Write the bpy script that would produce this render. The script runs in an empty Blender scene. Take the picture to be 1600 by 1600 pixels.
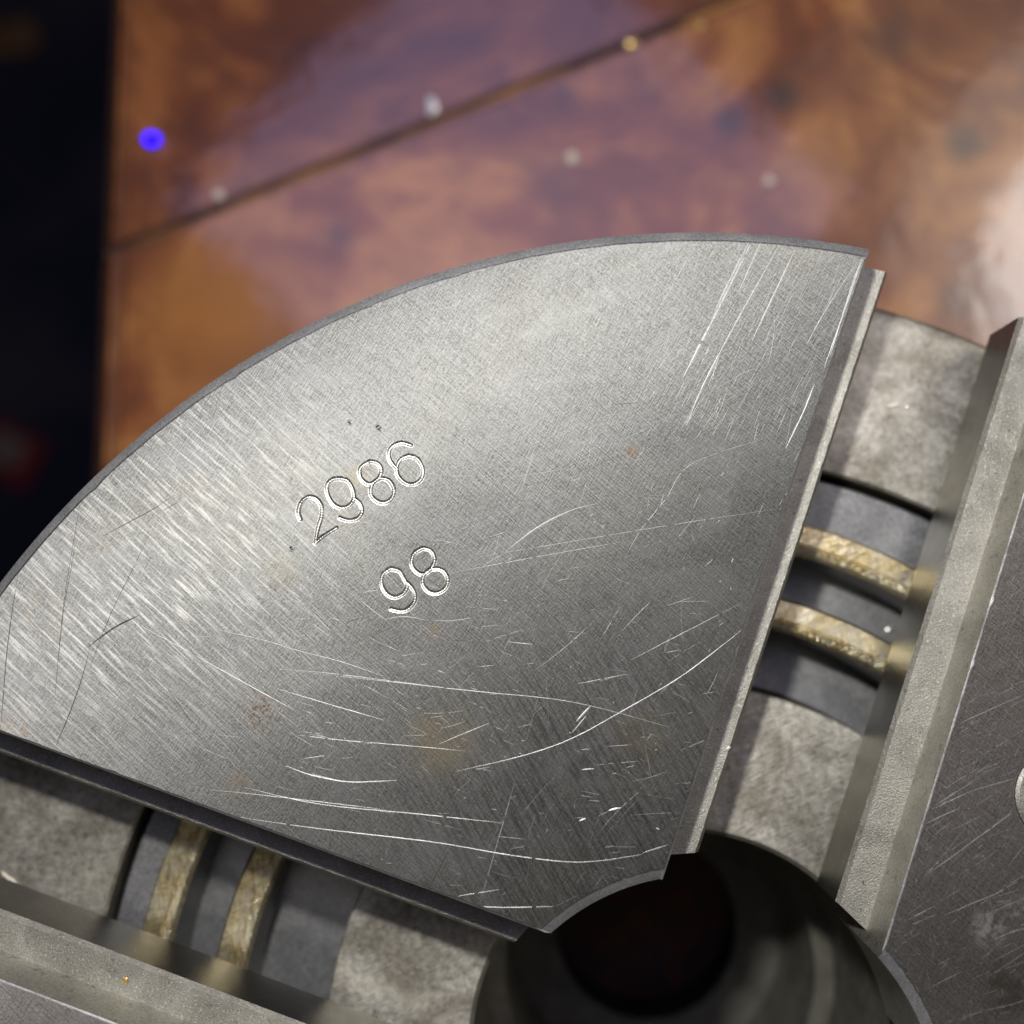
import bpy, bmesh, math, random
import numpy as np
from mathutils import Vector, Matrix
from mathutils.geometry import delaunay_2d_cdt

random.seed(7)
rng = np.random.default_rng(7)
S = 0.001                      # everything below is written in millimetres
H = 56.0                       # height of the chuck face above the table
scene = bpy.context.scene

# ------------------------------------------------------------------ camera
CAM = (-11.061, 35.117, 76.052)          # relative to the centre of the chuck face
RX, RY, RZ = 0.09635, 0.01957, -0.00023
F, SX, SY = 1633.3, 20.25, -8.08
cam_d = bpy.data.cameras.new('camera')
cam = bpy.data.objects.new('camera', cam_d)
scene.collection.objects.link(cam)
cam.location = (CAM[0]*S, CAM[1]*S, (CAM[2]+H)*S)
cam.rotation_euler = (RX, RY, RZ)
cam_d.sensor_width = 36.0
cam_d.lens = 36.0*F/1600.0
cam_d.shift_x = -SX/1600.0
cam_d.shift_y = SY/1600.0
cam_d.clip_start = 0.005
cam_d.clip_end = 20.0
cam_d.dof.use_dof = True
cam_d.dof.focus_distance = 0.0765
cam_d.dof.aperture_fstop = 14.5
cam_d.dof.aperture_blades = 0
scene.camera = cam
MR = cam.rotation_euler.to_matrix()

def at(px, py, z):
    """point of the plane z (mm, chuck face = 0) where the photograph shows pixel (px, py)"""
    d = MR @ Vector(((px-800-SX)/F, -(py-800-SY)/F, -1.0))
    s = (z-CAM[2])/d.z
    return (CAM[0]+d.x*s, CAM[1]+d.y*s)

# ------------------------------------------------------------------ room light
w = bpy.data.worlds.new('World'); scene.world = w; w.use_nodes = True
w.node_tree.nodes['Background'].inputs[0].default_value = (1.0, 0.95, 0.88, 1)
w.node_tree.nodes['Background'].inputs[1].default_value = 0.028
scene.view_settings.view_transform = 'Standard'
scene.view_settings.look = 'None'
scene.view_settings.exposure = 0.0
scene.view_settings.gamma = 1.0

def lamp(name, kind, loc, power, col, size=None, target=None, size_y=None, roll=0.0):
    l = bpy.data.lights.new(name, kind)
    l.energy = power; l.color = col
    o = bpy.data.objects.new(name, l); scene.collection.objects.link(o)
    o.location = (loc[0]*S, loc[1]*S, (loc[2]+H)*S)
    if kind == 'AREA':
        l.shape = 'RECTANGLE' if size_y else 'DISK'
        l.size = size*S
        if size_y: l.size_y = size_y*S
        t = Vector((target[0]*S, target[1]*S, (target[2]+H)*S))-o.location
        q = t.to_track_quat('-Z', 'Y')
        o.rotation_euler = (q.to_matrix() @ Matrix.Rotation(roll, 3, 'Z')).to_euler()
    else:
        l.shadow_soft_size = size*S
    return o

# small white work light held just above the top edge of the picture
lamp('work_light', 'AREA', (-25, 72, 86), 0.118, (1.0, 0.975, 0.92), 7, (5, 30, 0))
# room lamp far off to the upper right: its mirror image is the glare on the varnish
lamp('room_lamp', 'AREA', (300, 218, 355), 0.30, (1.0, 0.94, 0.9), 150, (40, 40, -40))
lamp('glare_halo', 'AREA', (303, 220, 358), 0.17, (1.0, 0.90, 0.80), 260, (40, 40, -40))  # added disc behind the room lamp, feathers its glare on the varnish
lamp('glare_halo_wide', 'AREA', (306, 222, 361), 0.12, (1.0, 0.88, 0.76), 430, (40, 40, -40))  # second added disc, wider and dimmer, feathers the glare further out
# dim bluish-violet ceiling panel mirrored in the varnish on the left
pan = lamp('ceiling_panel', 'AREA', (-30, 251, 355), 0.26, (0.50, 0.50, 1.0), 256, (-30, 251, -300), 260)
pan.rotation_euler = (0, 0, math.radians(45))

# ------------------------------------------------------------------ node helpers
class Mat:
    def __init__(s, name):
        s.m = bpy.data.materials.new(name); s.m.use_nodes = True
        s.t = s.m.node_tree; s.n = s.t.nodes; s.l = s.t.links
        s.b = s.n['Principled BSDF']
        tc = s.n.new('ShaderNodeTexCoord'); mp = s.n.new('ShaderNodeVectorMath'); mp.operation = 'SCALE'
        mp.inputs['Scale'].default_value = 1000.0
        s.l.new(tc.outputs['Object'], mp.inputs[0]); s.co = mp.outputs[0]
    def put(s, sock, v):
        if hasattr(v, 'is_output') or isinstance(v, bpy.types.NodeSocket): s.l.new(v, sock)
        else: sock.default_value = v
    def inp(s, **k):
        for a, v in k.items():
            s.put(s.b.inputs[a.replace('_', ' ')], v)
    def mapping(s, rot=0.0, scale=(1, 1, 1), loc=(0, 0, 0), src=None):
        n = s.n.new('ShaderNodeMapping'); n.vector_type = 'TEXTURE' if False else 'POINT'
        # rotate first, then scale
        r = s.n.new('ShaderNodeMapping'); r.inputs['Rotation'].default_value = (0, 0, -rot)
        s.put(r.inputs[0], src or s.co)
        n.inputs['Scale'].default_value = scale; n.inputs['Location'].default_value = loc
        s.l.new(r.outputs[0], n.inputs[0]); return n.outputs[0]
    def noise(s, scale, detail=3, rough=.55, src=None, dist=0.0):
        n = s.n.new('ShaderNodeTexNoise'); n.inputs['Scale'].default_value = scale
        n.inputs['Detail'].default_value = detail; n.inputs['Roughness'].default_value = rough
        n.inputs['Distortion'].default_value = dist
        s.put(n.inputs['Vector'], src or s.co); return n.outputs['Fac']
    def math(s, op, a, b=0.0, c=None, clamp=False):
        n = s.n.new('ShaderNodeMath'); n.operation = op; n.use_clamp = clamp
        s.put(n.inputs[0], a); s.put(n.inputs[1], b)
        if c is not None: s.put(n.inputs[2], c)
        return n.outputs[0]
    def ramp(s, f, stops):
        n = s.n.new('ShaderNodeValToRGB'); e = n.color_ramp.elements
        while len(e) < len(stops): e.new(0.5)
        for i, (p, c) in enumerate(stops):
            e[i].position = p
            e[i].color = (c, c, c, 1) if isinstance(c, (int, float)) else (*c, 1)
        s.put(n.inputs[0], f); return n.outputs[0]
    def mix(s, f, a, b, mode='MIX'):
        n = s.n.new('ShaderNodeMix'); n.data_type = 'RGBA'; n.blend_type = mode
        s.put(n.inputs[0], f)
        for i, v in ((6, a), (7, b)):
            if isinstance(v, tuple): n.inputs[i].default_value = (*v, 1)
            else: s.put(n.inputs[i], v)
        return n.outputs[2]
    def bump(s, h, strength, dist, prev=None):
        n = s.n.new('ShaderNodeBump'); n.inputs['Strength'].default_value = strength
        n.inputs['Distance'].default_value = dist*S
        s.put(n.inputs['Height'], h)
        if prev is not None: s.l.new(prev, n.inputs['Normal'])
        return n.outputs[0]
    def spot(s, x, y, r, ragged, scale):
        """soft mask round a point of the face, broken up by noise"""
        d = s.n.new('ShaderNodeVectorMath'); d.operation = 'DISTANCE'
        s.l.new(s.co, d.inputs[0]); d.inputs[1].default_value = (x, y, H)
        m = s.math('SUBTRACT', 1.0, s.math('DIVIDE', d.outputs['Value'], r), clamp=True)
        m = s.math('MULTIPLY', m, 1.6, clamp=True)
        n = s.ramp(s.noise(scale, 3), [(0.5-ragged, 0.0), (0.5+0.06, 1.0)])
        return s.math('MULTIPLY', m, n)

ANI = 33                         # the grinding lines run across this direction
def steel_face(name, seed, tone=(1, 1, 1)):
    """ground steel face: crossed grinding lines, fine flecks, grey clouds, rust specks"""
    M = Mat(name)
    def lines(rot, across, along, detail=2, loc=0):
        return M.noise(1.0, detail, .6, M.mapping(math.radians(rot), (along, across, 1), (loc+seed, loc*2, 0)))
    swirl = M.noise(.045, 2)
    l1 = lines(-42, 8.5, .45)
    l2 = lines(61, 10.0, .8, loc=11)
    l3 = lines(28, 9.0, .9, loc=23)
    fine = M.noise(6.0, 5, .75)
    fine2 = M.noise(2.2, 3, .6)
    cloud = M.noise(.11, 3, .5, M.mapping(.5, (1, 1, 1), (seed*3.1, 5, 0)), .6)
    m1 = M.ramp(M.noise(.07, 2, .5, M.mapping(0, (1, 1, 1), (seed, 2, 0))), [(.36, 1.0), (.6, .8)])
    m2 = M.ramp(M.noise(.08, 2, .5, M.mapping(0, (1, 1, 1), (seed, 30, 0))), [(.35, .8), (.6, 1.0)])
    h = M.math('ADD', M.math('MULTIPLY', M.math('MULTIPLY', l1, m1), 1.6), M.math('MULTIPLY', M.math('MULTIPLY', l2, m2), .6))
    h = M.math('ADD', h, M.math('MULTIPLY', l3, .35))
    h = M.math('ADD', h, M.math('MULTIPLY', fine, .2))
    nb = M.bump(h, 1.0, .019)
    nb = M.bump(fine2, .25, .03, nb)
    lin = M.math('ADD', M.math('MULTIPLY', l1, m1), M.math('MULTIPLY', l2, m2))
    fleck = M.ramp(M.math('ADD', M.math('MULTIPLY', fine, .6), M.math('MULTIPLY', lin, .30)),
                   [(.42, 0.0), (.66, 1.0)])
    base = M.mix(fleck, tuple(c*tone[i] for i, c in enumerate((.17, .172, .168))), tuple(c*tone[i] for i, c in enumerate((.56, .562, .55))))
    base = M.mix(M.ramp(cloud, [(.35, 0.0), (.68, 1.0)]), M.mix(.12, base, (.10, .098, .092)), base)
    # coarser wheel marks in two places, left ones paled to paint in brightness; pale wiped smears
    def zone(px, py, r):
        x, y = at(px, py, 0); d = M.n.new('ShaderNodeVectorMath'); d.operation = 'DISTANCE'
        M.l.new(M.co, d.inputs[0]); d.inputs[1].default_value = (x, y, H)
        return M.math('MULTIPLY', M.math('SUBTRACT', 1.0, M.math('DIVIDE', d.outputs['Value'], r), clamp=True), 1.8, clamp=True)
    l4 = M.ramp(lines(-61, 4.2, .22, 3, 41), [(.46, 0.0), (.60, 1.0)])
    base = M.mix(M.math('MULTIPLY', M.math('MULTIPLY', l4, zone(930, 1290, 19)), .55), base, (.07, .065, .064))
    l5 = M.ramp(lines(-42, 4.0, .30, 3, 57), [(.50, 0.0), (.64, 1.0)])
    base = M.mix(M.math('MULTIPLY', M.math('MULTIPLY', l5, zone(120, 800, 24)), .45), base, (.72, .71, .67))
    smear = M.ramp(M.noise(1.0, 5, .62, M.mapping(.35, (.10, .26, 1), (seed, 3, 0)), 1.2), [(.50, 0.0), (.68, 1.0)])
    base = M.mix(M.math('MULTIPLY', smear, .42), base, tuple(c*tone[i] for i, c in enumerate((.55, .56, .56))))
    olive = M.ramp(M.noise(.09, 3, .5, M.mapping(0, (1, 1, 1), (seed*5, 8, 0))), [(.48, 0.0), (.66, 1.0)])
    base = M.mix(M.math('MULTIPLY', olive, .10), base, (.33, .31, .235))
    # scattered tan specks
    sp = M.ramp(M.noise(1.6, 4, .75, M.mapping(.2, (1, 1, 1), (seed*7, 0, 0))), [(.70, 0.0), (.76, 1.0)])
    base = M.mix(M.math('MULTIPLY', sp, .35), base, (.30, .22, .13))
    tg = M.n.new('ShaderNodeCombineXYZ'); tg.inputs[0].default_value = math.cos(math.radians(ANI)); tg.inputs[1].default_value = math.sin(math.radians(ANI))
    M.inp(Metallic=.92, Normal=nb, Anisotropic=.88); M.l.new(tg.outputs[0], M.b.inputs['Tangent'])
    M.inp(Roughness=M.math('ADD', M.math('MULTIPLY', cloud, .02), .60))
    return M, base

def plain_steel(name, c0, c1, metal, rough, grain, bump_d, lines=None, mott=.25):
    M = Mat(name)
    g = M.noise(grain, 4, .7); cl = M.noise(mott, 4, .6, None, .8)
    base = M.mix(M.ramp(cl, [(.36, 0.0), (.64, 1.0)]), c0, c1)
    base = M.mix(M.ramp(g, [(.3, .0), (.7, 1.0)]), M.mix(.55, base, (0.05, .048, .042)), base)
    h = g
    if lines:
        r, a, b = lines
        ln = M.noise(1.0, 3, .6, M.mapping(math.radians(r), (b, a, 1)))
        h = M.math('ADD', h, M.math('MULTIPLY', ln, 1.2))
    M.inp(Base_Color=base, Metallic=metal, Normal=M.bump(h, 1.0, bump_d),
          Roughness=M.math('ADD', M.math('MULTIPLY', g, .25), rough-.12))
    return M.m

# faces of the four segments
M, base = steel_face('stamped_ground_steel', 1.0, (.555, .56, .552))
for (px, py, r, rag, sc, amt, col) in [
        (408, 1112, 1.9, .0, 3.2, .8, (.17, .105, .05)), (988, 706, .6, .1, 3.0, .6, (.24, .12, .06)),
        (690, 1160, 3.2, .22, .55, .5, (.30, .25, .15)), (440, 890, 1.9, .2, .8, .2, (.30, .24, .14)),
        (1000, 1150, 2.2, .2, .8, .3, (.34, .29, .19)), (60, 960, 3.4, .0, 1.9, .14, (.34, .26, .18)),
        (300, 760, 1.6, .05, 2.5, .2, (.30, .22, .14)), (150, 840, 2.4, .05, 2.4, .18, (.30, .22, .14)),
        (560, 745, 1.3, .2, 1.2, .3, (.32, .25, .15)), (680, 985, .9, .2, 1.2, .45, (.30, .22, .13)),
        (370, 1225, 1.4, .2, 1.2, .3, (.32, .25, .15)), (15, 1150, 2.2, .05, 1.6, .4, (.26, .19, .13))]:
    x, y = at(px, py, 0)
    base = M.mix(M.math('MULTIPLY', M.spot(x, y, r, rag, sc), amt), base, col)
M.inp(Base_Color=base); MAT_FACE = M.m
M, base = steel_face('plain_ground_steel', 9.0, (.98, .92, .90))
for (px, py, r, rag, sc, amt, col) in [(1545, 1450, 1.6, .1, 1.7, .8, (.95, .95, .93)),
        (1575, 1540, 2.2, .2, .9, .6, (.16, .13, .09)), (1590, 1420, 1.2, .1, 1.7, .6, (.9, .9, .88))]:
    x, y = at(px, py, 0)
    base = M.mix(M.math('MULTIPLY', M.spot(x, y, r, rag, sc), amt), base, col)
M.inp(Base_Color=base); MAT_FACE2 = M.m
MAT_CHAMFER = plain_steel('turned_chamfer_steel', (.42, .42, .43), (.56, .56, .57), .7, .5, 6.0, .02)
MAT_WALL = plain_steel('slot_wall_steel', (.50, .485, .43), (.64, .62, .55), .85, .48, 5.0, .02)
MAT_RAIL = plain_steel('blasted_rail_steel', (.42, .41, .36), (.60, .585, .52), .8, .44, 7.0, .06)
def add_grain(mat, scale, c, amt, lo, hi):
    t = mat.node_tree; b = t.nodes['Principled BSDF']; old = b.inputs['Base Color'].links[0].from_socket
    M = Mat.__new__(Mat); M.m = mat; M.t = t; M.n = t.nodes; M.l = t.links; M.b = b
    tc = t.nodes.new('ShaderNodeTexCoord'); mp = t.nodes.new('ShaderNodeVectorMath'); mp.operation = 'SCALE'; mp.inputs['Scale'].default_value = 1000
    t.links.new(tc.outputs['Object'], mp.inputs[0]); M.co = mp.outputs[0]
    g = M.ramp(M.noise(scale, 3, .7, M.mapping(1.1, (1, 1, 1), (13, 4, 2))), [(lo, 0.0), (hi, 1.0)])
    t.links.new(M.mix(M.math('MULTIPLY', g, amt), old, c), b.inputs['Base Color'])
MAT_RAILSIDE = plain_steel('polished_rail_side', (.20, .195, .175), (.26, .25, .225), 1.0, .42, 8.0, .003)
MAT_FLOOR = plain_steel('slot_floor_steel', (.40, .37, .30), (.78, .75, .65), .7, .48, 1.6, .030, (25, 6, .7), .16)
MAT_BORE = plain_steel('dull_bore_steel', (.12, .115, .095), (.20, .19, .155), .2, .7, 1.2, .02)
MAT_HOLE = plain_steel('shaded_through_hole', (.02, .018, .016), (.045, .04, .035), .1, .8, 1.2, .02)  # hole wall darkened in colour to stand for the shade inside
MAT_HOLE_DISC = plain_steel('dark_hole_shade', (.12, .035, .016), (.05, .028, .035), .1, .85, 1.5, .02)  # colour stands for the shaded table under the hole
MAT_SCROLL = plain_steel('scroll_groove_steel', (.34, .345, .35), (.46, .46, .46), .8, .46, 4.0, .008, (160, 5, .3), .3)
MAT_STAMP = plain_steel('stamped_groove_steel', (.58, .575, .55), (.76, .755, .72), 1.0, .40, 5.0, .006)
MAT_HAIR = plain_steel('hairline_metal', (.34, .34, .33), (.62, .62, .61), .6, .45, 9.0, .004)
MAT_SCRATCH = plain_steel('bright_scratch_metal', (.62, .62, .605), (.82, .82, .80), .45, .45, 9.0, .004)
MAT_SCORE = plain_steel('dull_score_metal', (.12, .105, .095), (.17, .15, .13), .8, .5, 9.0, .004)
MAT_BACK = plain_steel('chuck_body_steel', (.28, .27, .25), (.36, .35, .32), .9, .4, 2.0, .01)

add_grain(MAT_RAIL, 4.2, (.90, .88, .80), .5, .56, .70)
add_grain(MAT_RAIL, 2.4, (.08, .07, .055), .5, .62, .72)
add_grain(MAT_RAIL, 1.3, (.07, .06, .05), .7, .66, .72)
add_grain(MAT_WALL, 1.1, (.12, .10, .07), .6, .60, .70)
add_grain(MAT_RAILSIDE, 3.5, (.75, .73, .66), .6, .68, .73)
add_grain(MAT_FLOOR, 1.3, (.10, .08, .05), .55, .60, .70)
add_grain(MAT_FLOOR, 3.0, (.80, .78, .70), .4, .60, .72)

# thread crest: yellowish oil-stained steel with crossed tool marks
M = Mat('oily_thread_steel')
c1 = M.noise(1.0, 2, .6, M.mapping(math.radians(20), (.7, 8.0, 1)))
c2 = M.noise(1.0, 2, .6, M.mapping(math.radians(98), (.7, 7.5, 1), (5, 5, 0)))
cr = M.ramp(M.math('MINIMUM', c1, c2), [(.40, 0.0), (.48, 1.0)])
oil = M.ramp(M.noise(.5, 4, .6), [(.38, 0.0), (.62, 1.0)])
b = M.mix(oil, (.78, .64, .34), (.95, .88, .64))
rust = M.ramp(M.noise(.8, 4, .7, M.mapping(0, (1, 1, 1), (9, 1, 0))), [(.60, 0.0), (.68, 1.0)])
b = M.mix(M.math('MULTIPLY', rust, .6), b, (.34, .17, .04))
b = M.mix(cr, M.mix(.42, b, (.15, .10, .04)), b)
M.inp(Base_Color=b, Metallic=.85, Roughness=.32, Normal=M.bump(M.math('MINIMUM', c1, c2), 1.0, .08))
MAT_THREAD = M.m

# varnished burr-wood table board
def wood(name, off, c_dark, c_mid, c_light):
    M = Mat(name)
    co = M.mapping(.35, (1, .8, 1), (off, off*.7, 0))
    n1 = M.noise(.028, 6, .62, co, 2.2)
    n2 = M.noise(.075, 5, .6, co, 1.6)
    n3 = M.noise(.5, 4, .6, M.mapping(.35, (.25, 1.2, 1)))
    base = M.ramp(n1, [(.30, c_dark), (.47, c_mid), (.60, c_light), (.75, c_mid)])
    base = M.mix(M.ramp(n2, [(.42, 0.0), (.64, .5)]), base, c_dark)
    base = M.mix(M.math('MULTIPLY', n3, .3), base, c_mid)
    for (px, py, r, a) in [(1222, 150, 3.4, .9), (1137, 188, 3.0, .85), (1508, 225, 3.6, .9), (1010, 150, 3, .25),
                           (880, 150, 3.0, .6), (1490, 465, 3.2, .5), (530, 370, 3.4, .6), (870, 290, 6, .4), (1390, 60, 5, .5)]:
        x, y = at(px, py, -H)
        d = M.n.new('ShaderNodeVectorMath'); d.operation = 'DISTANCE'
        M.l.new(M.co, d.inputs[0]); d.inputs[1].default_value = (x, y, 0)
        m = M.math('MULTIPLY', M.math('SUBTRACT', 1.0, M.math('DIVIDE', d.outputs['Value'], r), clamp=True), a*1.6, clamp=True)
        base = M.mix(M.math('MULTIPLY', m, .8), base, (.055, .028, .018))
    x, y = at(350, 480, -H)      # honey-coloured patch
    d = M.n.new('ShaderNodeVectorMath'); d.operation = 'DISTANCE'
    M.l.new(M.co, d.inputs[0]); d.inputs[1].default_value = (x, y, 0)
    m = M.math('MULTIPLY', M.math('SUBTRACT', 1.0, M.math('DIVIDE', d.outputs['Value'], 14), clamp=True), 1.3, clamp=True)
    base = M.mix(m, base, (.42, .16, .025))
    M.inp(Base_Color=base, Roughness=.40, Coat_Weight=1.0, Coat_IOR=1.75)
    M.inp(Coat_Roughness=.085)
    wav = M.noise(.16, 3, .55, None, .8)
    nn = M.bump(wav, .6, .10)
    M.l.new(nn, M.b.inputs['Coat Normal'])
    M.l.new(M.bump(n3, .3, .1), M.b.inputs['Normal'])
    return M.m
MAT_WOOD = wood('varnished_burr_wood', 3.0, (.055, .016, .007), (.20, .055, .013), (.42, .15, .035))
MAT_WOOD2 = wood('varnished_burr_wood_second', 61.0, (.110, .032, .012), (.28, .085, .020), (.58, .25, .065))
M = Mat('shaded_board_edge'); M.inp(Base_Color=M.mix(M.noise(.3, 4), (.030, .012, .008), (.075, .030, .018)), Roughness=.6); MAT_EDGE = M.m  # dark colour paints the shade where the board edge turns down
M = Mat('joint_filler'); M.inp(Base_Color=M.mix(M.ramp(M.noise(.05), [(.4, 0.0), (.6, 1.0)]), (.06, .026, .012), (.40, .18, .045)), Roughness=.5); MAT_FILL = M.m
M = Mat('dark_navy_floor'); M.inp(Base_Color=M.mix(M.ramp(M.noise(.006, 3), [(.4, 0.0), (.62, 1.0)]), (.03, .035, .075), (.09, .085, .11)), Roughness=.9); MAT_GROUND = M.m
def flat(name, col, rough=.6, metal=0.0, emit=None, es=0, var=.15):
    M = Mat(name)
    M.inp(Base_Color=M.mix(M.noise(.8, 3), tuple(c*(1-var) for c in col), tuple(min(1, c*(1+var)) for c in col)), Roughness=rough, Metallic=metal)
    if emit:
        M.b.inputs['Emission Color'].default_value = (*emit, 1); M.b.inputs['Emission Strength'].default_value = es
    return M.m
MAT_RED = flat('red_print', (.38, .02, .03)); MAT_CREAM = flat('cream_paper', (.42, .34, .28))
MAT_BRONZE = flat('brown_cardboard', (.38, .19, .08))
MAT_CHIP = flat('bright_swarf', (.9, .88, .82), .3, .6)
MAT_CRUMB = flat('pale_crumb', (.75, .68, .58), .5)
MAT_GOLD = flat('brass_swarf', (.85, .6, .22), .3, .8)
MAT_BLUE = flat('blue_glow', (.01, .0, .3), .3, 0, (0.008, 0.0, 1.0), 3.5)
MAT_SPOTBASE = flat('dark_plastic', (.03, .02, .05), .4)

# ------------------------------------------------------------------ object helpers
def link(name, me, mats, parent=None, angle=30):
    o = bpy.data.objects.new(name, me); scene.collection.objects.link(o)
    for m in (mats if isinstance(mats, (list, tuple)) else [mats]): me.materials.append(m)
    if angle is not None:
        for p in me.polygons: p.use_smooth = True
        me.set_sharp_from_angle(angle=math.radians(angle))
    if parent: o.parent = parent
    return o
def mesh(name, verts, faces, mats, parent=None, angle=30, mi=None, recalc=True, lift=H):
    me = bpy.data.meshes.new(name)
    me.from_pydata([(v[0]*S, v[1]*S, (v[2]+lift)*S) for v in verts], [], faces)
    if mi is not None:
        for p, i in zip(me.polygons, mi): p.material_index = i
    if recalc:
        bm = bmesh.new(); bm.from_mesh(me); bmesh.ops.recalc_face_normals(bm, faces=bm.faces); bm.to_mesh(me); bm.free()
    return link(name, me, mats, parent, angle)
def thing(name, label, cat, loc=(0, 0, 0)):
    o = bpy.data.objects.new(name, None); scene.collection.objects.link(o)
    o.empty_display_size = .01
    o.location = loc; o['label'] = label; o['category'] = cat; return o
def tag(o, label=None, cat=None, group=None, kind=None):
    for k, v in (('label', label), ('category', cat), ('group', group), ('kind', kind)):
        if v: o[k] = v
    return o
def revolve(name, prof, mats, parent, n=288, mi=None, closed=True, angle=30):
    V, Fc, I = [], [], []
    for i in range(n):
        a = 2*math.pi*i/n
        for r, z in prof: V.append((r*math.cos(a), r*math.sin(a), z))
    m = len(prof)
    for i in range(n):
        j = (i+1) % n
        for k in range(m if closed else m-1):
            k2 = (k+1) % m
            Fc.append((i*m+k, j*m+k, j*m+k2, i*m+k2)); I.append(mi[k] if mi else 0)
    return mesh(name, V, Fc, mats, parent, angle, I)

# ------------------------------------------------------------------ ground and table
TH = 1.23373                     # direction of the slot that runs to the upper right
zt = -H
v = [(-1500, -1500, -700), (1500, -1500, -700), (1500, 1500, -700), (-1500, 1500, -700)]
tag(mesh('floor', v, [(0, 1, 2, 3)], MAT_GROUND, angle=None), kind='structure')

table = thing('wooden_table', 'glossy varnished brown burr wood table of joined boards under the steel chuck', 'table', (0, 0, -.644))
def board(outline, m, nick):
    """outline in mm, ccw; soft rounded top edges"""
    bm = bmesh.new()
    vs = [bm.verts.new((x*S, y*S, 0)) for x, y in outline]
    f = bm.faces.new(vs)
    ext = bmesh.ops.extrude_face_region(bm, geom=[f])
    for e in ext['geom']:
        if isinstance(e, bmesh.types.BMVert): e.co.z = -26*S
    bmesh.ops.recalc_face_normals(bm, faces=bm.faces)
    left = [e for e in bm.edges if all(abs(q.co.x-outline[0][0]*S) < 1e-6 for q in e.verts) and abs(e.verts[0].co.z-e.verts[1].co.z) < 1e-6]
    bmesh.ops.bevel(bm, geom=left, offset=4.2*S, segments=8, affect='EDGES', profile=.55)
    je = [e for e in bm.edges if e.is_boundary is False and all(q.co.z > -1e-7 for q in e.verts) and e.calc_length() > .3]
    bmesh.ops.bevel(bm, geom=je, offset=nick*S, segments=3, affect='EDGES')
    me = bpy.data.meshes.new('board'); bm.to_mesh(me); bm.free()
    o = link('board', me, [m, MAT_EDGE], table, 40)
    for p in me.polygons:
        p.use_smooth = not abs(p.normal.z) > .9999
        if p.normal.z < .97: p.material_index = 1      # the wide flat top stays flat
    o.matrix_parent_inverse = Matrix.Translation((0, 0, .644))
    return o
j0 = at(700, 181, zt); j1 = at(1150, 0, zt)
sl = (j1[1]-j0[1])/(j1[0]-j0[0])
XL = -70.4; XR = 520
yj = lambda x: j0[1]+sl*(x-j0[0])
g = .55
board([(XL, yj(XL)+g), (XR, yj(XR)+g), (XR, 420), (XL, 420)], MAT_WOOD, .5)
board([(XL, -460), (XR, -460), (XR, yj(XR)-g), (XL, yj(XL)-g)], MAT_WOOD2, .5)
fl = mesh('joint_strip', [(XL+1.5, yj(XL+1.5)-g-.3, -.7), (XR, yj(XR)-g-.3, -.7), (XR, yj(XR)+g+.3, -.7), (XL+1.5, yj(XL+1.5)+g+.3, -.7)],
          [(0, 1, 2, 3)], MAT_FILL, table, None, lift=0)
fl.matrix_parent_inverse = Matrix.Translation((0, 0, .644))
for (x, y) in [(XL+40, -420), (XR-40, -420), (XR-40, 380), (XL+40, 380)]:
    bm = bmesh.new(); bmesh.ops.create_cube(bm, size=1.0)
    for q in bm.verts:
        k = 45 if q.co.z > 0 else 30
        q.co = Vector(((x+q.co.x*k)*S, (y+q.co.y*k)*S, (-26.5 if q.co.z > 0 else -644)*S))
    bmesh.ops.bevel(bm, geom=bm.edges[:], offset=.002, segments=2, affect='EDGES')
    me = bpy.data.meshes.new('table_leg'); bm.to_mesh(me); bm.free()
    link('leg', me, MAT_WOOD2, table).matrix_parent_inverse = Matrix.Translation((0, 0, .644))

# ------------------------------------------------------------------ the chuck
chuck = thing('lathe_chuck', 'round scratched steel four-slot lathe chuck without jaws lying face up on the table', 'lathe chuck')
WH, TT = 7.99, 5.34              # half widths: slot at the face, slot between the rails
RO, RI = 62.5, 16.97
ZR, ZB, ZF = -3.99, -9.75, -11.1 # rail top, rail underside, slot floor

prof = [(10.0, -44.4), (10.3, -44.1), (15.0, -44.1), (15.1, -30.2), (16.9, -30.0), (17.0, ZF-.35), (17.35, ZF), (28.7, ZF), (28.85, ZF-.15),
        (28.85, -20.5), (48.0, -20.5), (48.0, ZF-.25), (48.2, ZF), (61.7, ZF), (62.6, ZF-.35), (63.27, ZF-1.3), (63.27, -50.0), (61.8, -51.6),
        (61.8, -H+.02), (10.0, -H+.02), (10.0, -52.0), (10.0, -48.0)]
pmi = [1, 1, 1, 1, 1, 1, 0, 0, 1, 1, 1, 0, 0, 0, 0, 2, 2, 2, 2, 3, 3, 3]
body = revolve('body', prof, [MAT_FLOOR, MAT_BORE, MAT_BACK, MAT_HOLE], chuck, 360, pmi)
tag(body, 'slotted floor and dark stepped bore of the chuck')

HOLE_DISC = mesh('hole_shade_disc', [(10.2*math.cos(i*math.pi/36), 10.2*math.sin(i*math.pi/36), -50.5) for i in range(72)], [tuple(range(72))], MAT_HOLE_DISC, chuck, None)  # added disc closing the hole, in place of the shaded table below

# scroll plate with its spiral thread
plate = revolve('scroll_plate', [(29.0, -20.4), (47.45, -20.4), (47.45, -12.35), (47.25, -12.15), (43.1, -12.15), (43.0, -12.3), (43.0, -17.4), (29.2, -17.4), (29.0, -17.6)], MAT_SCROLL, chuck, 360)
P = 6.5
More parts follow.
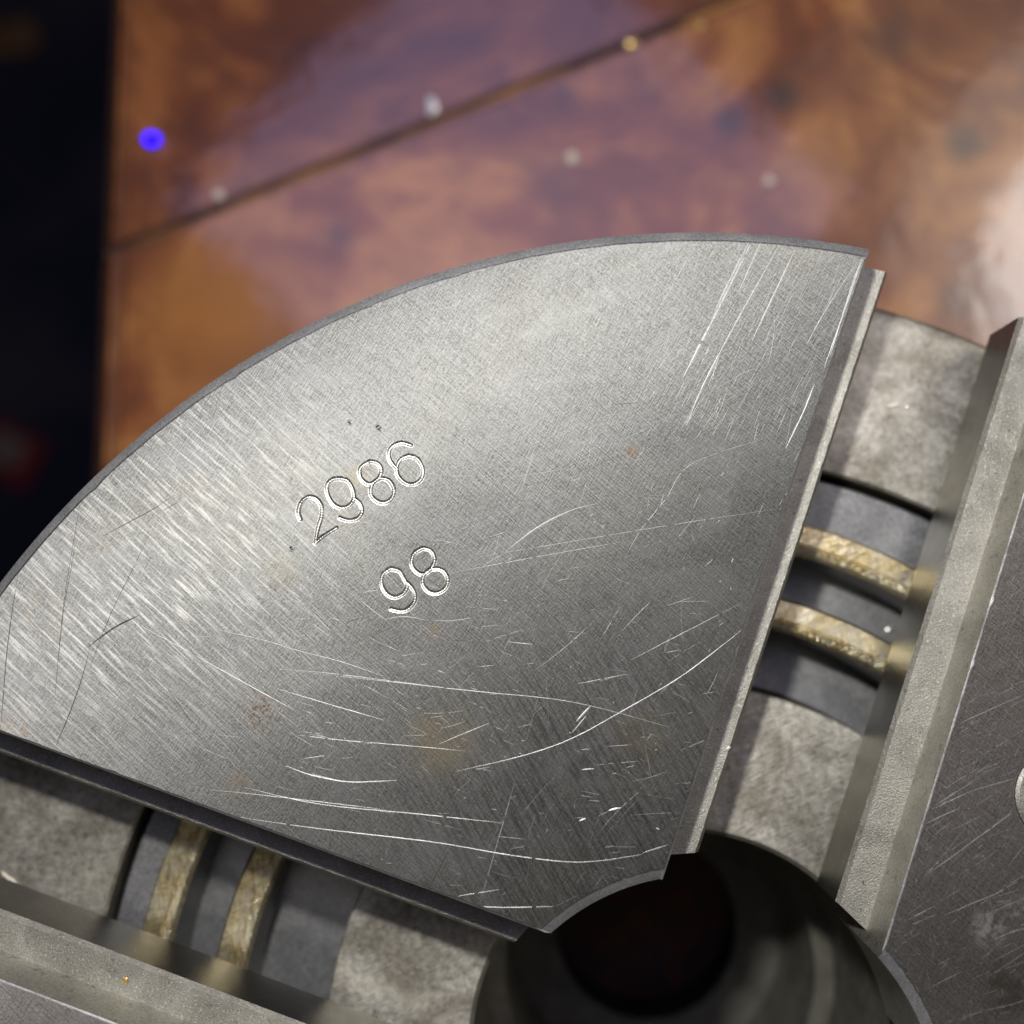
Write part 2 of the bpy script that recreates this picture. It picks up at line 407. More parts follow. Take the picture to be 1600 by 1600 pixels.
# the thread makes more than two turns: one long strip
V, n = [], 1800
a0, a1 = TH-2*math.pi*1.23, TH+2*math.pi*.66
for i in range(n+1):
    a = a0+(a1-a0)*i/n
    rc = 42.0+P*(a-TH)/(2*math.pi)
    k = min(1.0, i/16.0, (n-i)/16.0)*.85+.15
    jit = .015*math.sin(i*.37)+.02*math.sin(i*.113)
    for dr, z in ((-1.50, -17.6), (-1.38, -12.1), (-1.10, -11.66), (-.58, -11.50), (-.46, -11.62), (-.34, -11.52), (1.10, -11.62), (1.38, -12.1), (1.50, -17.6)):
        V.append(((rc+dr*k+jit)*math.cos(a), (rc+dr*k+jit)*math.sin(a), z))
Fc, I = [], []
for i in range(n):
    for q in range(9):
        q2 = (q+1) % 9
        Fc.append((i*9+q, i*9+9+q, i*9+9+q2, i*9+q2)); I.append(0 if 0 < q < 7 else 1)
Fc.append(tuple(range(8, -1, -1))); I.append(1)
Fc.append(tuple(range(n*9, n*9+9))); I.append(1)
mesh('spiral_thread', V, Fc, [MAT_THREAD, MAT_SCROLL], plate, 30, I)

def outline(ro, ri, wh, nr=150, nl=110, ni=60):
    """quadrant outline x>wh, y>wh between two arcs: list of (x, y, kind)"""
    b = math.asin(wh/ro); c = math.asin(wh/ri)
    pts = []
    for i in range(nr):
        a = b+(math.pi/2-2*b)*i/nr; pts.append((ro*math.cos(a), ro*math.sin(a), 0))
    y0, y1 = math.sqrt(ro*ro-wh*wh), math.sqrt(ri*ri-wh*wh)
    for i in range(nl): pts.append((wh, y0+(y1-y0)*i/nl, 1))
    for i in range(ni):
        a = math.pi/2-c-(math.pi/2-2*c)*i/ni; pts.append((ri*math.cos(a), ri*math.sin(a), 2))
    for i in range(nl): pts.append((y1+(y0-y1)*i/nl, wh, 3))
    return pts

# ---- stamped digits as strokes (traced from the numbers on the face)
def zp(l): return [(400+x*.21875, 650+y*.21875) for x, y in l]
STROKES = [zp(l) for l in [
    [(318, 738), (302, 690), (318, 620), (370, 578), (430, 590), (468, 645), (466, 720), (445, 790), (432, 850), (425, 902)],
    [(425, 905), (480, 858), (575, 800)],
    [(600, 445), (655, 462), (692, 525), (698, 590), (662, 640), (605, 655), (548, 622), (512, 555), (507, 492), (545, 452), (600, 445)],
    [(698, 585), (745, 625), (757, 685), (722, 733), (660, 745), (598, 727)],
    [(812, 322), (862, 332), (894, 372), (884, 430), (842, 470), (800, 484), (748, 440), (746, 368), (812, 322)],
    [(890, 442), (948, 458), (984, 520), (970, 585), (920, 618), (862, 606), (820, 556), (832, 482), (890, 442)],
    [(1108, 208), (1040, 190), (978, 212), (948, 262), (962, 322), (1005, 372)],
    [(1090, 282), (1150, 302), (1190, 368), (1184, 440), (1132, 484), (1072, 480), (1018, 432), (1006, 370), (1032, 308), (1090, 282)],
    [(960, 1088), (1022, 1105), (1058, 1160), (1080, 1212), (1050, 1268), (990, 1294), (932, 1264), (898, 1200), (905, 1130), (960, 1088)],
    [(1082, 1190), (1130, 1250), (1132, 1320), (1085, 1378), (1032, 1392), (965, 1377)],
    [(1190, 942), (1250, 960), (1276, 1020), (1255, 1080), (1212, 1122), (1162, 1122), (1112, 1060), (1128, 982), (1190, 942)],
    [(1290, 1087), (1342, 1107), (1370, 1165), (1350, 1230), (1290, 1264), (1232, 1250), (1192, 1200), (1196, 1140), (1240, 1097), (1290, 1087)],
]]
DENTS = [(591, 668, .17), (546, 661, .1), (455, 857, .12), (402, 840, .06)]
def smooth_path(pts, sub=10):
    P_ = [np.array(p, float) for p in pts]; out = []
    for i in range(len(P_)-1):
        p0 = P_[max(i-1, 0)]; p1 = P_[i]; p2 = P_[i+1]; p3 = P_[min(i+2, len(P_)-1)]
        for k in range(sub):
            t = k/sub
            out.append(.5*((2*p1)+(-p0+p2)*t+(2*p0-5*p1+4*p2-p3)*t*t+(-p0+3*p1-3*p2+p3)*t**3))
    out.append(P_[-1]); return np.array(out)

def seg_dist(X, Y, path):
    d = np.full(X.shape, 1e9); s = np.zeros(X.shape); acc = 0
    for a, b in zip(path[:-1], path[1:]):
        ab = b-a; L = np.hypot(*ab)+1e-9
        t = np.clip(((X-a[0])*ab[0]+(Y-a[1])*ab[1])/L**2, 0, 1)
        dd = np.hypot(X-a[0]-t*ab[0], Y-a[1]-t*ab[1])
        m = dd < d; d = np.where(m, dd, d); s = np.where(m, acc+t*L, s); acc += L
    return d, s

def make_segment(k, mat, label=None, stamped=False, screw=None):
    ang = TH+k*math.pi/2; ca, sa = math.cos(ang), math.sin(ang)
    R_ = lambda x, y: (x*ca-y*sa, x*sa+y*ca)
    top = outline(RO, RI, WH+.10)
    low = outline(RO+.78, RI-.72, WH)
    bot = outline(RO+.80, RI-.70, WH)
    rs = random.Random(k+3)
    def wander(a, amp):      # little nicks and waviness along an edge
        return amp*(.5*math.sin(a*.9+k)+.3*math.sin(a*2.3)+rs.uniform(-.6, .6))
    L0, LM, L1, L2 = [], [], [], []
    for i, (t, l, b) in enumerate(zip(top, low, bot)):
        nk = wander(i, .022)
        if rs.random() < .03: nk += rs.uniform(.03, .10)
        if t[2] in (0, 2):
            r = math.hypot(t[0], t[1]); f = (r-nk*(1 if t[2] == 0 else -1))/r
            e = (.14 if k == 0 else .07) if t[2] == 0 else -.08
            L0.append((*R_(t[0]*f*(1-e/r), t[1]*f*(1-e/r)), 0.0)); LM.append((*R_(t[0]*f, t[1]*f), -.035))
        else:
            q_ = max(nk, -.05)
            for L_, e, z_ in ((L0, .07 if k == 0 else .02, 0.0), (LM, 0.0, -.03)):
                L_.append((*(R_(t[0]+q_+e, t[1]) if t[2] == 1 else R_(t[0], t[1]+q_+e)), z_))
        zc = {0: -.62, 1: -.11, 2: -.5, 3: -.11}[t[2]]
        L1.append((*R_(l[0], l[1]), zc))
        L2.append((*R_(b[0], b[1]), ZF-.25 if t[2] else -13.0))
    N = len(L0)
    kinds = [p[2] for p in top]
    coords = [Vector((p[0], p[1])) for p in L0]
    edges = [(i, (i+1) % N) for i in range(N)]
    holes = []
    extraV = []; extraF = []
    patch = None
    if stamped:
        c = [at(*q, 0) for q in ((430, 632), (725, 980))]
        x0, y1 = c[0]; x1, y0 = c[1]
        st = .035; nx = int((x1-x0)/st); ny = int((y1-y0)/st)
        xs = x0+np.arange(nx+1)*st; ys = y0+np.arange(ny+1)*st
        X, Y = np.meshgrid(xs, ys)
        Z = np.zeros_like(X)
        groove = np.zeros_like(X); lip = np.zeros_like(X)
        for si, s_ in enumerate(STROKES):
            path = np.array([at(q[0], q[1], 0) for q in smooth_path(s_, 5)])
            d, s = seg_dist(X, Y, path)
            dep = .085*(1+.18*np.sin(s*2.1+si))
            hw = .190+.015*np.sin(s*3+si)
            g_ = -dep*(.5+.5*np.cos(np.pi*np.clip(d/hw, 0, 1)))*(1+.07*np.sin(s*41+2*np.sin(s*7)))
            burr = .009*np.exp(-((d-hw-.06)/.06)**2)*(1+.5*np.sin(s*31+si))
            groove = np.minimum(groove, g_); lip = np.maximum(lip, np.where(d > hw*.95, burr, 0))
        Z = groove.copy()
        for px, py, r in DENTS:
            a = at(px, py, 0); d = np.hypot(X-a[0], Y-a[1])
            Z += -.05*np.clip(1-(d/r)**2, 0, 1)+.015*np.exp(-((d-r-.05)/.05)**2)
        fade = np.minimum.reduce([X-xs[0], xs[-1]-X, Y-ys[0], ys[-1]-Y]); Z *= np.clip(fade/.3, 0, 1)
        bidx = [(0, i) for i in range(nx)]+[(j, nx) for j in range(ny)]+[(ny, nx-i) for i in range(nx)]+[(ny-j, 0) for j in range(ny)]
        base_i = len(coords)
        for (j, i) in bidx: coords.append(Vector((X[j, i], Y[j, i])))
        nb = len(bidx)
        edges += [(base_i+i, base_i+(i+1) % nb) for i in range(nb)]
        patch = (xs[0], xs[-1], ys[0], ys[-1])
    if screw:
        base_i = len(coords); ns = 72; hx, hy, hr = screw
        for i in range(ns):
            a = 2*math.pi*i/ns; coords.append(Vector((hx+hr*math.cos(a), hy+hr*math.sin(a))))
        edges += [(base_i+i, base_i+(i+1) % ns) for i in range(ns)]
    vs, es, fs, ov, oe, of = delaunay_2d_cdt(coords, edges, [], 1, 1e-5)
    V = [(q[0], q[1], 0.0) for q in vs]
    src = {}
    for i, o_ in enumerate(ov):
        for q in o_: src[q] = i
    F_, I = [], []
    for f in fs:
        cx = sum(vs[q][0] for q in f)/len(f); cy = sum(vs[q][1] for q in f)/len(f)
        if patch and patch[0] < cx < patch[1] and patch[2] < cy < patch[3]: continue
        if screw and math.hypot(cx-screw[0], cy-screw[1]) < screw[2]*.995: continue
        F_.append(tuple(f)); I.append(0)
    if stamped:
        grid = {}
        for n_, (j, i) in enumerate(bidx): grid[(j, i)] = src[N+n_]
        for j in range(1, ny):
            for i in range(1, nx):
                grid[(j, i)] = len(V); V.append((X[j, i], Y[j, i], Z[j, i]))
        for j in range(ny):
            for i in range(nx):
                F_.append((grid[(j, i)], grid[(j, i+1)], grid[(j+1, i+1)], grid[(j+1, i)])); I.append(3 if groove[j:j+2, i:i+2].min() < -.003 else 0)
    if screw:
        b0 = len(V); sb = N
        for i in range(72):
            a = 2*math.pi*i/72; V.append((screw[0]+(hr-.1)*math.cos(a), screw[1]+(hr-.1)*math.sin(a), -.12))
        for i in range(72):
            a = 2*math.pi*i/72; V.append((screw[0]+(hr-.1)*math.cos(a), screw[1]+(hr-.1)*math.sin(a), -3.0))
        for i in range(72):
            j = (i+1) % 72
            F_.append((src[sb+i], src[sb+j], b0+j, b0+i)); I.append(1)
            F_.append((b0+i, b0+j, b0+72+j, b0+72+i)); I.append(2)
        F_.append(tuple(b0+72+i for i in range(72))); I.append(2)
    bm_ = len(V); V += LM; b1 = len(V); V += L1; b2 = len(V); V += L2
    for i in range(N):
        j = (i+1) % N
        F_.append((src[i], src[j], bm_+j, bm_+i)); I.append(3)
        F_.append((bm_+i, bm_+j, b1+j, b1+i)); I.append(1)
        F_.append((b1+i, b1+j, b2+j, b2+i)); I.append(1 if kinds[i] == 0 else 2)
    F_.append(tuple(b2+i for i in range(N))); I.append(2)
    o = mesh('face_segment', V, F_, [mat, MAT_CHAMFER, MAT_WALL, MAT_STAMP], chuck, 30, I)
    if label: o['label'] = label
    for p in o.data.polygons:
        if p.normal.z > .99999 and p.material_index == 0: p.use_smooth = False
    # guide rails on both slot walls
    for side in (0, 1):
        prof_ = [(WH+.3, ZR-.02), (TT+.28, ZR), (TT, ZR-.40), (TT, ZB+.12), (TT+.12, ZB), (WH+.3, ZB)]
        nn = 90; V2, F2, I2 = [], [], []
        for i in range(nn+1):
            for q, (u, z) in enumerate(prof_):
                a = math.sqrt(63.2**2-u*u); b = math.sqrt(17.0**2-u*u)
                t = b+(a-b)*i/nn
                uu = u + (rs.uniform(-.02, .02) if q == 1 else 0)
                x, y = (t, uu) if side == 0 else (uu, t)
                V2.append((*R_(x, y), z))
        for i in range(nn):
            for q in range(6):
                q2 = (q+1) % 6
                F2.append((i*6+q, i*6+6+q, i*6+6+q2, i*6+q2)); I2.append({0: 0, 1: 0, 2: 1, 3: 1, 4: 1, 5: 1}[q])
        F2.append(tuple(range(6))); I2.append(2); F2.append(tuple(range(nn*6, nn*6+6))); I2.append(2)
        mesh('guide_rail', V2, F2, [MAT_RAIL, MAT_RAILSIDE, MAT_WALL], o, 30, I2)
    return o

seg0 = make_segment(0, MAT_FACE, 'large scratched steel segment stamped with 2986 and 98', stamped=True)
seg1 = make_segment(1, MAT_FACE2)
seg2 = make_segment(2, MAT_FACE2)
scx, scy = at(1663, 1246, 0)
seg3 = make_segment(3, MAT_FACE2, 'segment with a round screw head at the right edge', screw=(scx, scy, 3.55))

# screw head sunk in the right-hand segment
bm = bmesh.new(); V, Fc, I = [], [], []
ns = 72
rings = [(0.0001, -1.5), (1.35, -1.5), (1.40, -.2), (1.6, -.05), (3.1, -.05), (3.33, -.2), (3.36, -2.9)]
for r, z in rings:
    for i in range(ns):
        a = 2*math.pi*i/ns
        rr = r*(1/max(abs(math.cos((a % (math.pi/3))-math.pi/6)), .1))*.9 if r in (1.35, 1.40) else r
        V.append((scx+rr*math.cos(a), scy+rr*math.sin(a), z))
for j in range(len(rings)-1):
    for i in range(ns):
        i2 = (i+1) % ns
        Fc.append((j*ns+i, j*ns+i2, (j+1)*ns+i2, (j+1)*ns+i))
mesh('screw_head', V, Fc, MAT_RAIL, seg3, 30)

# ------------------------------------------------------------------ scratches on the stamped face (ridged ribbons)
def zz(ox, oy, s): return lambda l: [(ox+x*s, oy+y*s) for x, y in l]
A = zz(600, 340, .5); B = zz(500, 900, .4375); C_ = zz(0, 880, .1875); D = zz(300, 980, .1875); E = zz(800, 600, .1875)
bright = [(A([(1150, 75), (1050, 280), (935, 500)]), .09), (A([(1140, 80), (1035, 290)]), .07), (A([(1182, 70), (1110, 230)]), .05),
    (A([(1240, 78), (1100, 330), (1000, 520), (945, 650)]), .05), (A([(1290, 90), (1210, 260), (1150, 385)]), .045),
    (A([(955, 115), (905, 210), (850, 300)]), .05), (A([(362, 130), (325, 220), (290, 310)]), .03), (A([(525, 180), (420, 300), (320, 400)]), .035),
    (A([(1485, 130), (1380, 290), (1322, 395)]), .05), (A([(1496, 125), (1440, 290), (1375, 470)]), .05),
    (A([(1345, 520), (1310, 610), (1255, 722)]), .06),
    (A([(1500, 110), (1460, 220), (1395, 430)]), .05), (A([(1440, 165), (1370, 300)]), .03), (A([(720, 70), (650, 150)]), .03),
    (A([(480, 100), (440, 180)]), .03), (A([(670, 893), (600, 910), (530, 940), (470, 975), (390, 1035)]), .10),
    (A([(1160, 475), (1135, 480), (1060, 522)]), .05), (A([(1185, 415), (1150, 420)]), .03), (A([(170, 400), (480, 440), (830, 495)]), .03),
    (A([(50, 715), (300, 716), (460, 722)]), .025), (A([(1190, 690), (960, 770), (880, 880), (800, 980), (750, 1070)]), .03),
    (A([(750, 1012), (480, 1060), (200, 1112)]), .035), (A([(1230, 910), (900, 960), (600, 1010), (300, 1060)]), .03),
    (A([(45, 378), (0, 405)]), .06), (A([(365, 252), (345, 275)]), .06), (A([(1305, 222), (1280, 235), (1240, 320)]), .035),
    (A([(470, 735), (430, 850)]), .03), (A([(245, 185), (390, 225), (520, 265), (640, 320)]), .025), (A([(560, 190), (690, 212)]), .025),
    (A([(590, 660), (540, 690)]), .04), (A([(700, 690), (960, 600)]), .02), (A([(1040, 90), (980, 190)]), .025), (A([(860, 90), (810, 170)]), .025),
    (A([(1330, 90), (1240, 230)]), .03), (A([(1380, 95), (1330, 190)]), .03), (A([(1420, 100), (1360, 180)]), .03), (A([(1120, 75), (1060, 160)]), .03),
    (A([(1020, 395), (990, 460)]), .05), (A([(880, 60), (840, 120)]), .03), (A([(1240, 320), (1225, 345)]), .04),
    (B([(1503, 195), (1300, 352), (1080, 482), (900, 580), (730, 640), (490, 697)]), .045), (B([(1480, 215), (1300, 352)]), .03),
    (B([(0, 350), (540, 410), (900, 450), (1250, 540)]), .035), (B([(-30, 705), (0, 715), (100, 735), (275, 730)]), .045),
    (B([(-300, 860), (0, 903), (400, 950), (700, 1000), (930, 1022), (1150, 995)]), .045), (B([(400, 1150), (600, 1182), (830, 1180)]), .04),
    (B([(700, 720), (640, 930), (570, 1170)]), .03), (B([(425, 600), (520, 560), (605, 525)]), .04), (B([(0, 580), (300, 605), (520, 625)]), .03),
    (B([(-270, 755), (0, 815), (350, 850), (650, 882)]), .04), (B([(1150, 990), (1240, 960)]), .02), (B([(450, 1150), (640, 1120)]), .025),
    (B([(925, 875), (950, 866)]), .08), (B([(1030, 838), (1060, 830), (1075, 828)]), .1), (B([(935, 692), (980, 688)]), .06),
    (B([(1200, 900), (1212, 906)]), .1), (B([(1110, 300), (1400, 150), (1500, 100)]), .025), (B([(920, 385), (1100, 350)]), .03),
    (B([(670, 235), (760, 245)]), .05), (B([(230, 155), (300, 145), (380, 158)]), .045), (B([(400, 158), (470, 160), (545, 148)]), .035),
    (B([(915, 520), (965, 465)]), .12), (B([(900, 560), (950, 500)]), .07),
    (C_([(1080, 110), (1300, 220), (1550, 350)]), .035), (C_([(1170, 430), (1600, 500)]), .03), (C_([(1120, 490), (1280, 580), (1600, 750)]), .035),
    (C_([(1100, 780), (1350, 800), (1600, 825)]), .03), (D([(0, 220), (250, 360), (540, 520), (850, 690)]), .04),
    (D([(0, 0), (200, 20), (600, 110), (900, 200), (1250, 290), (1600, 410)]), .035), (D([(740, 350), (1100, 380), (1600, 440), (2200, 520)]), .035),
    (D([(700, 510), (1100, 630), (1600, 775)]), .04), (D([(780, 1155), (1000, 1235), (1300, 1290), (1600, 1285)]), .05),
    (D([(150, 1355), (500, 1390), (1100, 1460), (1600, 1520)]), .035), (D([(880, 900), (1500, 970)]), .03), (D([(930, 1095), (1110, 1070)]), .05),
    (E([(330, 455), (490, 370)]), .04), (E([(180, 570), (80, 860)]), .03), (E([(0, 775), (310, 730), (450, 700)]), .035),
    (E([(130, 865), (190, 840)]), .05), (E([(500, 810), (570, 780)]), .04), (E([(650, 1100), (680, 1085)]), .07), (E([(680, 1160), (700, 1145)]), .06),
    (zz(0, 400, .5)([(1180, 295), (1250, 255)]), .05), (zz(0, 400, .5)([(590, 1190), (660, 1190)]), .035),
    (zz(400, 650, .21875)([(1215, 70), (1185, 180), (1140, 290), (1100, 410)]), .03), (zz(400, 650, .21875)([(355, 300), (700, 265), (930, 235)]), .025),
    (zz(400, 650, .21875)([(765, 1260), (875, 1243)]), .05), (zz(400, 650, .21875)([(1230, 885), (1330, 890), (1430, 915)]), .03)]
dull = [(C_([(160, 30), (120, 280), (60, 720), (20, 1200), (0, 1400)]), .05), (C_([(640, -280), (600, 0), (540, 330), (490, 750), (455, 1150)]), .035),
    (C_([(1250, -250), (1120, 20), (980, 300), (900, 480), (830, 650), (740, 900)]), .035), (C_([(745, 720), (700, 900), (600, 1200), (450, 1560)]), .055),
    (C_([(735, 700), (860, 600), (1000, 510), (1170, 430)]), .10), (C_([(1360, 1000), (1450, 1120), (1600, 1330)]), .05),
    (zz(0, 400, .5)([(255, 745), (200, 1080), (175, 1340)]), .03), (zz(0, 400, .5)([(545, 745), (480, 790), (330, 870)]), .05),
    (zz(0, 400, .5)([(565, 765), (500, 800)]), .035), (zz(0, 400, .5)([(475, 575), (500, 500), (560, 430)]), .03),
    (A([(350, 145), (320, 200)]), .03), (zz(0, 400, .5)([(975, 295), (1050, 200)]), .04), (zz(0, 400, .5)([(900, 280), (960, 235)]), .04),
    (zz(0, 400, .5)([(1030, 260), (1090, 180)]), .035), (zz(0, 400, .5)([(700, 385), (660, 530)]), .035), (zz(0, 400, .5)([(685, 390), (610, 520)]), .035),
    (zz(0, 400, .5)([(1085, 300), (1140, 160)]), .03), (B([(385, 1125), (470, 960)]), .06), (zz(400, 650, .21875)([(620, 1490), (700, 1455), (800, 1435)]), .05),
    (E([(830, 170), (1000, 160), (1090, 145)]), .05)]
def inside(x, y):        # on the stamped segment's flat face
    c, s = math.cos(-TH), math.sin(-TH); u, v_ = x*c-y*s, x*s+y*c
    r = math.hypot(x, y)
    return u > WH+.18 and v_ > WH+.18 and RI+.12 < r < RO-.12
def inside3(x, y):
    c, s = math.cos(-TH+math.pi/2), math.sin(-TH+math.pi/2); u, v_ = x*c-y*s, x*s+y*c
    r = math.hypot(x, y)
    return u > WH+.18 and v_ > WH+.18 and RI+.12 < r < RO-.12 and math.hypot(x-scx, y-scy) > 3.7
def ribbons(name, paths, mat, parent, hh=.35, test=inside, sub=6, seed=1):
    V, Fc = [], []; rs = random.Random(seed)
    for pts, wd in paths:
        W = pts if sub == 0 else [at(q[0], q[1], 0) for q in smooth_path(pts, sub)]
        # resample for broken, uneven scratches
        W = np.array(W); seg = np.hypot(*(W[1:]-W[:-1]).T); s = np.concatenate([[0], np.cumsum(seg)])
        m = max(3, int(s[-1]/.28)); ss = np.linspace(0, s[-1], m+1)
        X = np.interp(ss, s, W[:, 0]); Y = np.interp(ss, s, W[:, 1]); prev = None
        for i in range(m+1):
            if not inside(X[i], Y[i]) and test is inside or not test(X[i], Y[i]): prev = None; continue
            i0, i1 = max(i-1, 0), min(i+1, m)
            tx, ty = X[i1]-X[i0], Y[i1]-Y[i0]; L = math.hypot(tx, ty)+1e-9; nx_, ny_ = -ty/L, tx/L
            e = min(1, 4*i/m, 4*(m-i)/m)*.75+.25
            ww = wd*.62*e*rs.uniform(.7, 1.1); b = len(V)
            ox = rs.uniform(-.006, .006)
            V += [(X[i]+nx_*(ww+ox), Y[i]+ny_*(ww+ox), .003), (X[i]+nx_*ox, Y[i]+ny_*ox, .003+ww*hh), (X[i]-nx_*(ww-ox), Y[i]-ny_*(ww-ox), .003)]
            if prev is not None and rs.random() > (.015 if wd > .03 else .10):
                a = prev; Fc += [(a, b, b+1, a+1), (a+1, b+1, b+2, a+2)]
            prev = b
    o = mesh(name, V, Fc, mat, parent, None, recalc=False)
    for p in o.data.polygons:
        pass
    bm = bmesh.new(); bm.from_mesh(o.data)
    for f in bm.faces:
        if f.normal.z < 0: f.normal_flip()
    bm.to_mesh(o.data); bm.free()
    o['kind'] = 'stuff'
    return o
def rand_paths(n, boxes, test, seed):
    rs = random.Random(seed); out = []
    while len(out) < n:
        (x0, y0, x1, y1, ang, spread, lmin, lmax, wd) = rs.choice(boxes)
        px, py = rs.uniform(x0, x1), rs.uniform(y0, y1)
        x, y = at(px, py, 0)
        if not test(x, y): continue
        a = math.radians(rs.gauss(ang, spread)); L = rs.uniform(lmin, lmax)*(rs.random()**.8+.2); k = rs.gauss(0, .02)
        pts = [(x+math.cos(a+k*t)*t, y+math.sin(a+k*t)*t) for t in np.linspace(0, L, 5)]
        out.append((pts, wd*rs.uniform(.5, 1.3)))
    return out
strong = [0, 1, 2, 3, 4, 5, 8, 9, 10, 11]
bright = [(p, wd*(1.0 if i not in strong else 2.5 if i < 6 else 1.5)) for i, (p, wd) in enumerate(bright)]
for i, rr in enumerate(range(48, 118, 9)):       # faint swirl left by a grinding wheel
    a0, a1 = 150-i*3, 250+i*2
    bright.append(([(668+rr*math.cos(math.radians(t)), 858-rr*math.sin(math.radians(t))) for t in range(a0-60, a1-30, 12)], .020))
ribbons('bright_scratches', bright, MAT_SCRATCH, seg0, .42)
ribbons('dull_scratches', dull, MAT_SCORE, seg0, .15)
boxes = [(0, 380, 1350, 1450, -18, 35, .5, 5, .016), (0, 380, 1350, 1450, 60, 12, .4, 4, .016), (1000, 380, 1350, 700, 62, 5, 1, 5, .016),
         (650, 380, 1340, 560, 60, 6, .4, 3, .016), (0, 500, 700, 1150, -42, 5, .4, 2.5, .018), (300, 900, 1100, 1400, -10, 18, .3, 3, .018), (0, 500, 1300, 1400, 20, 60, .1, .6, .03)]
ribbons('hairline_scratches', rand_paths(1300, boxes, inside, 5), MAT_HAIR, seg0, .25, inside, 0)
boxes3 = [(1400, 800, 1700, 1600, 30, 8, .5, 5, .022), (1400, 800, 1700, 1600, -70, 20, .4, 2, .016), (1390, 1000, 1700, 1600, 22, 50, .2, .9, .022)]
ribbons('hairline_scratches', rand_paths(420, boxes3, inside3, 8)+[([at(*q, 0) for q in l], .04) for l in
        ([(1455, 1265), (1520, 1235), (1590, 1215)], [(1440, 1372), (1500, 1330), (1590, 1262)], [(1475, 1430), (1560, 1395), (1600, 1370)],
         [(1462, 1258), (1530, 1215)], [(1500, 1130), (1600, 1085)], [(1440, 1290), (1500, 1262)])],
        MAT_HAIR, seg3, .25, inside3, 0)

# ------------------------------------------------------------------ loose bits
def blob(name, px, py, z, sx, sy, sz, rot, mat, label, cat, group=None, seed=0, sub=2):
    x, y = at(px, py, z)
    bm = bmesh.new(); bmesh.ops.create_icosphere(bm, subdivisions=sub, radius=1.0); rs = random.Random(seed)
    for v_ in bm.verts:
        k = rs.uniform(.62, 1.15); c = v_.co*k
        v_.co = Vector((c.x*sx*.5*S, c.y*sy*.5*S, max(c.z, -.55)*sz*.5*S))
    zmin = min(v_.co.z for v_ in bm.verts)
    for v_ in bm.verts: v_.co.z -= zmin
    me = bpy.data.meshes.new(name); bm.to_mesh(me); bm.free()
    o = link(name, me, mat, None, None)
    o.location = (x*S, y*S, (z+H)*S); o.rotation_euler = (0, 0, math.radians(rot))
    return tag(o, label, cat, group)
G = 'loose bright bits lying on the table'
blob('metal_chip', 674, 166, zt, 1.5, 3.4, .8, 5, MAT_CHIP, 'long white metal chip just above the dark joint between the table boards', 'metal chip', G, 1)
blob('metal_chip', 342, 305, zt, 1.5, 1.6, .8, 5, MAT_CRUMB, 'dim round speck on the board joint right of the blue light', 'metal chip', G, 2)
blob('metal_chip', 986, 71, zt, 1.8, 1.5, .8, 5, MAT_GOLD, 'yellow brass chip lying on the board joint near the top edge', 'metal chip', G, 3)
blob('metal_chip', 1093, 40, zt, 1.2, 1.2, .6, 5, MAT_GOLD, 'smallest yellowish speck on the board joint, furthest up the joint', 'metal chip', G, 4)
blob('metal_chip', 893, 248, zt, 1.7, 1.7, .7, 5, MAT_CRUMB, 'grey round speck on the open wood above the middle of the chuck rim', 'metal chip', G, 5)
blob('metal_chip', 1201, 283, zt, 1.5, 1.5, .5, 5, MAT_CRUMB, 'faint pinkish speck on the wood above the right end of the rim', 'metal chip', G, 6)
G = 'tiny bright swarf bits on the chuck'
blob('swarf_bit', 1137, 1170, ZR, .55, .3, .2, 40, MAT_CHIP, 'bright swarf bit on the narrow rail beside the stamped segment', 'swarf', G, 7)
blob('swarf_bit', 1316, 883, -11.5, .6, .35, .4, -20, MAT_CHIP, 'shiny swarf bit on the lower edge of the outer yellow thread', 'swarf', G, 8)
blob('swarf_bit', 1400, 1583, -12, .6, .7, .6, 40, MAT_CHIP, 'bright speck near the rim of the dark central bore', 'swarf', G, 9)
blob('swarf_bit', 1419, 637, ZF, .5, .4, .3, 10, MAT_CHIP, 'round bright speck on the outer slot floor at the upper right', 'swarf', G, 10)
blob('swarf_bit', 1395, 634, ZF, 1.3, .45, .3, 12, MAT_CRUMB, 'pale oblong flake on the outer slot floor at the upper right', 'swarf', G, 11)
blob('swarf_bit', 1388, 983, -17.4, .6, .4, .3, 12, MAT_CHIP, 'pale bit in the groove above the inner yellow thread', 'swarf', G, 12)
blob('swarf_bit', 15, 1372, ZF, 2.1, .35, .3, -35, MAT_CRUMB, 'thin pale sliver on the slot floor at the left edge', 'swarf', G, 13)
blob('swarf_bit', 196, 1532, ZR, .5, .55, .25, 0, MAT_GOLD, 'small tan grain on the rail at the lower left', 'swarf', G, 14)

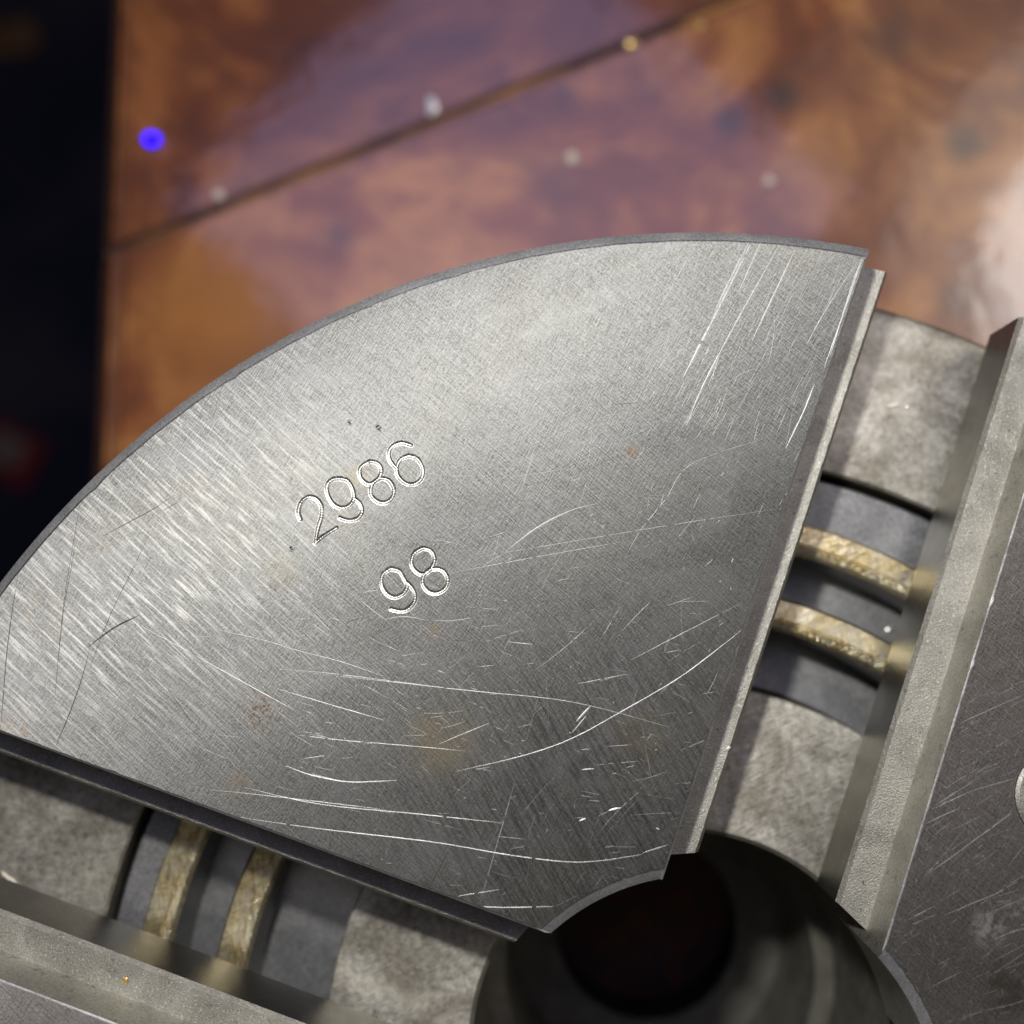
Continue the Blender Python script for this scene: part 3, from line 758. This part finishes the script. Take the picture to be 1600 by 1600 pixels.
# blue light spot at the left end of the table, built as a glowing dome
x, y = at(240, 221, zt)
pl = thing('blue_light_spot', 'small glowing blue light spot on the table close to its left edge', 'indicator light', (x*S, y*S, 0))
bm = bmesh.new(); bmesh.ops.create_cone(bm, cap_ends=True, segments=32, radius1=.0010, radius2=.0009, depth=.0006)
for v_ in bm.verts: v_.co.z += .0003
me = bpy.data.meshes.new('spot_base'); bm.to_mesh(me); bm.free(); link('spot_base', me, MAT_SPOTBASE, pl)
bm = bmesh.new(); bmesh.ops.create_uvsphere(bm, u_segments=24, v_segments=12, radius=.00092)
for v_ in bm.verts: v_.co.z = max(v_.co.z, 0)+.0006; v_.co.x *= 1.2
me = bpy.data.meshes.new('spot_dome'); bm.to_mesh(me); bm.free(); link('spot_dome', me, MAT_BLUE, pl)

# things on the dark floor below the table edge
def crumpled(name, px, py, sx, sy, rot, mats, label, cat, seed):
    z = -700
    x, y = at(px, py, z); rs = random.Random(seed)
    V, Fc, I = [], [], []; n_ = 14
    for j in range(n_+1):
        for i in range(n_+1):
            u, v_ = i/n_-.5, j/n_-.5
            V.append((u*sx, v_*sy, 3+14*(.5-abs(u))*(.5-abs(v_))*4*rs.uniform(.4, 1.0)))
    b = len(V)
    V += [(p[0], p[1], .3) for p in V]
    for j in range(n_):
        for i in range(n_):
            a = j*(n_+1)+i
            Fc.append((a, a+1, a+n_+2, a+n_+1)); I.append(1 if .22 < i/n_ < .78 and .25 < j/n_ < .8 else 0)
            Fc.append((b+a, b+a+n_+1, b+a+n_+2, b+a+1)); I.append(0)
    ring = [i for i in range(n_)]+[j*(n_+1)+n_ for j in range(n_)]+[n_*(n_+1)+n_-i for i in range(n_)]+[(n_-j)*(n_+1) for j in range(n_)]
    for q in range(len(ring)):
        p, r = ring[q], ring[(q+1) % len(ring)]; Fc.append((p, r, b+r, b+p)); I.append(0)
    o = mesh(name, V, Fc, mats, None, 40, I, lift=0)
    o.location = (x*S, y*S, (z+H)*S); o.rotation_euler = (0, 0, math.radians(rot))
    return tag(o, label, cat)
crumpled('candy_wrapper', 8, 706, 55, 38, -25, [MAT_RED, MAT_CREAM], 'blurred red and cream wrapper on the dark floor left of the table', 'wrapper', 3)
crumpled('cardboard_scrap', 12, 62, 48, 26, 10, [MAT_BRONZE, MAT_BRONZE], 'dim brown cardboard scrap on the dark floor at the top left corner', 'scrap', 4)
